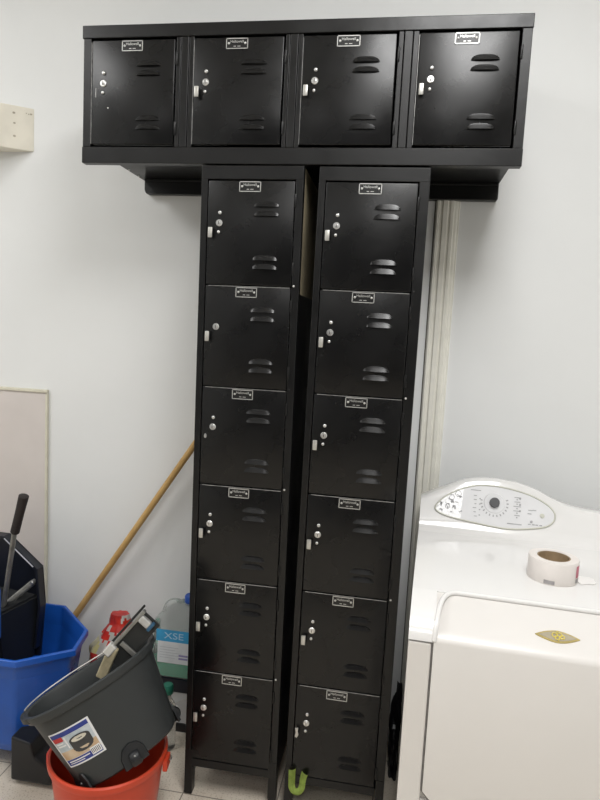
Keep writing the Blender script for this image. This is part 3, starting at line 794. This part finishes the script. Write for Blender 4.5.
# ------------------------------------------------------------------ cleaning jugs between wall and column
CLEARP = mat('clear_jug_plastic', (.90, .92, .91), .15, trans=.82, noise_amt=.05, ior=1.2)
LIQ = mat('green_liquid', (.02, .42, .24), .25, noise_amt=.1)
LW = mat('jug_label_white', (.70, .74, .76), .5, noise_amt=.08, nscale=30)
LB = mat('jug_label_blue', (.05, .36, .66), .5, noise_amt=.15, nscale=30)
LV = mat('label_violet', (.28, .26, .48), .5, noise_amt=.1)
BCAP = mat('blue_cap', (.02, .09, .42), .4, noise_amt=.1)
GCAP = mat('green_cap', (.02, .17, .11), .4, noise_amt=.2)
def rrect(bm, x0, x1, y0, y1, r, z, n=5):
    out = []
    for cx_, cy_, a0 in ((x1 - r, y1 - r, 0), (x0 + r, y1 - r, 90), (x0 + r, y0 + r, 180), (x1 - r, y0 + r, 270)):
        for k in range(n + 1):
            a = ra(a0 + 90 * k / n); out.append(bm.verts.new((cx_ + r * math.cos(a), cy_ + r * math.sin(a), z)))
    return out
def loft(bm, rings, mi=0, caps=True):
    n = len(rings[0])
    for a, b in zip(rings, rings[1:]):
        for i in range(n): bm.faces.new([a[i], a[(i + 1) % n], b[(i + 1) % n], b[i]]).material_index = mi
    if caps: bm.faces.new(rings[0][::-1]).material_index = mi; bm.faces.new(rings[-1]).material_index = mi
JX0, JX1, JY0, JY1, JZ = -.238, -.012, .285, .408, .207
J = thing('chemical_jug', 'clear jug of green liquid with blue and white label, stacked by the wall', 'jug', (0, 0, JZ))
bm = B(); rg = []
for dx, z, r in ((.012, 0, .02), (.003, .004, .024), (.0, .012, .026), (0, .20, .026), (.004, .215, .026), (.018, .235, .03), (.045, .258, .03), (.070, .270, .022)):
    sh = .35 * dx
    rg.append(rrect(bm, JX0 + dx * 1.15, JX1 - dx * .55, JY0 + dx * .35, JY1 - dx * .35, min(r, .05), z))
loft(bm, rg); obj('jug_body', bm, CLEARP, J, smooth=45)
bm = B(); rg = [rrect(bm, JX0 + .004, JX1 - .004, JY0 + .004, JY1 - .004, .022, z) for z in (.006, .060)]; loft(bm, rg); obj('liquid', bm, LIQ, J, smooth=45)
bm = B(); lathe(bm, [(.022, .264), (.020, .280)], 24, (-.108, .345, 0)); obj('neck', bm, CLEARP, J, smooth=45)
bm = B(); lathe(bm, [(.024, .278), (.025, .281), (.025, .300), (.022, .304)], 28, (-.108, .345, 0), cap0=True, cap1=True); obj('cap', bm, BCAP, J, smooth=40)
bm = B(); tube(bm, bez([(-.145, .345, .270), (-.175, .345, .285), (-.210, .345, .265), (-.212, .345, .220)], 12), .010, 10, flat=.8); obj('carry_handle', bm, CLEARP, J, smooth=60)
bm = B()
yl = JY0 - .0012
box(bm, JX0 + .026, JX1 - .02, yl, yl + .0006, .060, .143, 0, 0); box(bm, JX0 + .020, JX1 - .02, yl, yl + .0006, .143, .188, 0, 1)
for k in range(5): box(bm, JX0 + .035, JX0 + .035 + .06 + .012 * (k % 3), yl - .0004, yl, .080 + k * .010, .0815 + k * .010, 0, 2)
for z0 in (.078, .090): box(bm, -.130, -.095, yl - .0004, yl, z0, z0 + .007, 0, 3)
obj('jug_label', bm, [LW, LB, mat('label_print_grey', (.45, .48, .52), .5, noise_amt=.1), LV], J)
me = text_mesh('XSE', .034, [mat('label_pale_blue', (.45, .66, .82), .5, noise_amt=.1)])
o = obj('label_lettering', me, None, J, (-.150, yl - .0004, .165)); o.scale = (1.35, 1, 1)
# lower container the jug stands on
BX = thing('storage_pail', 'flat white container with navy top and dark base beneath the clear jug', 'container', (0, 0, 0))
bm = B(); loft(bm, [rrect(bm, -.165, -.012, .290, .405, .02, z) for z in (.034, .155)]); obj('container_body', bm, mat('container_white', (.55, .56, .56), .45, noise_amt=.1), BX, smooth=40)
bm = B(); loft(bm, [rrect(bm, -.168, -.010, .287, .407, .02, z) for z in (0, .004, .034)]); obj('container_base', bm, BPL, BX, smooth=40)
bm = B(); loft(bm, [rrect(bm, -.168, -.010, .287, .407, .02, z) for z in (.155, .18)] ); obj('container_lid', bm, BPL2, BX, smooth=40)
bm = B(); loft(bm, [rrect(bm, -.232, -.010, .283, .409, .02, z) for z in (.1802, .184, .2065)] ); obj('lid_tray', bm, BPL2, BX, smooth=40)
bm = B(); tube(bm, bez([(-.155, .284, .085), (-.13, .270, .13), (-.09, .270, .152), (-.03, .284, .158)], 14), .0022, 8); obj('bail', bm, PLATEW, BX, smooth=60)
# little bottle with green cap
GB = thing('small_bottle', 'small clear bottle with dark green cap between oval bucket and white container', 'bottle', (-.136, .200, 0))
bm = B(); lathe(bm, [(.028, 0), (.032, .004), (.032, .13), (.026, .165), (.0125, .188), (.0125, .205)], 28, cap0=True, cap1=True); obj('bottle_body', bm, CLEARP, GB, smooth=45)
bm = B(); lathe(bm, [(.019, .205), (.020, .208), (.020, .232), (.016, .238)], 24, cap0=True, cap1=True); obj('bottle_cap', bm, GCAP, GB, smooth=40)

# ------------------------------------------------------------------ black bag jammed between locker and washer
BAGK = mat('black_nylon', (.012, .012, .014), .5, noise_amt=.3, nscale=20, bump=.4, bscale=40)
bm = B(); rows = []
for j in range(29):
    v = j / 28; z = .002 + .258 * v; row = []
    for i in range(40):
        a = 2 * PI * i / 40; n_ = noise.noise(Vector((math.cos(a) * 2, math.sin(a) * 2, z * 22 + 3))) * .55
        k = (1 + n_) * (1 - .55 * max(0, v - .75) / .25 * (1 if math.cos(a) < 0 else .2))
        row.append(bm.verts.new((.672 + min(.017, .018 * k * math.cos(a)) , .30 + .085 * k * math.sin(a), z + .02 * v * math.cos(a))))
    rows.append(row)
for a, b in zip(rows, rows[1:]):
    for i in range(40): bm.faces.new([a[i], a[(i + 1) % 40], b[(i + 1) % 40], b[i]])
bm.faces.new(rows[0][::-1]); bm.faces.new(rows[-1])
KB = thing('black_bag', 'crumpled black bag stuffed between right locker column and washer', 'bag', (0, 0, 0))
obj('bag_body', bm, BAGK, KB, smooth=60)
bm = B(); box(bm, .661, .670, .205, .2065, .192, .207, .0005); obj('bag_tag', bm, mat('tag_grey', (.45, .47, .48), .5, noise_amt=.1), KB)

# ------------------------------------------------------------------ lights
def area(name, loc, sx, sy, power, col=(1, 1, 1), rot=(0, 0, 0)):
    l = bpy.data.lights.new(name, 'AREA'); l.shape = 'RECTANGLE'; l.size = sx; l.size_y = sy; l.energy = power; l.color = col
    o = bpy.data.objects.new(name, l); o.location = loc; o.rotation_euler = rot; COL.objects.link(o); return o
area('ceiling_lamp_or_fill', (.86, -1.35, H - .02), .6, 1.25, 47, (1, .995, .99))
area('ceiling_lamp_or_fill', (-1.5, -1.20, H - .02), .6, 1.25, 25, (1, .995, .99))  # fill light added to brighten the left side
area('ceiling_lamp_or_fill', (.60, -3.6, H - .02), .6, 1.25, 20, (1, .995, .99))  # fill light added at the rear, lined up with the gap beside the washer
area('ceiling_lamp_or_fill', (-1.1, -4.4, H - .02), .6, 1.25, 10, (1, .995, .99))  # weak fill light added at the rear left
w = bpy.data.worlds.new('World'); SC.world = w; w.use_nodes = True
w.node_tree.nodes['Background'].inputs['Color'].default_value = (.8, .85, .9, 1); w.node_tree.nodes['Background'].inputs['Strength'].default_value = .05

# ------------------------------------------------------------------ camera
cam = bpy.data.cameras.new('Camera'); co = bpy.data.objects.new('Camera', cam); COL.objects.link(co); SC.camera = co
cam.sensor_fit = 'AUTO'; cam.sensor_width = 36; cam.lens = 609.448 / 800 * 36; cam.clip_start = .02
R3 = Matrix(((0.98587088, -0.15331694, -0.06747234), (0.15942269, 0.98243021, 0.09703238), (0.05141016, -0.10641803, 0.99299154)))
right, fwd, up = R3.col[0], R3.col[1], R3.col[2]
M4 = Matrix((right, up, -fwd)).transposed().to_4x4(); M4.translation = Vector((0.59334821, -1.76357548, 1.50067618)); co.matrix_world = M4
SC.view_settings.view_transform = 'Standard'; SC.view_settings.look = 'None'; SC.view_settings.gamma = 1; SC.view_settings.exposure = .0
try: SC.view_settings.use_curve_mapping = False
except Exception: pass
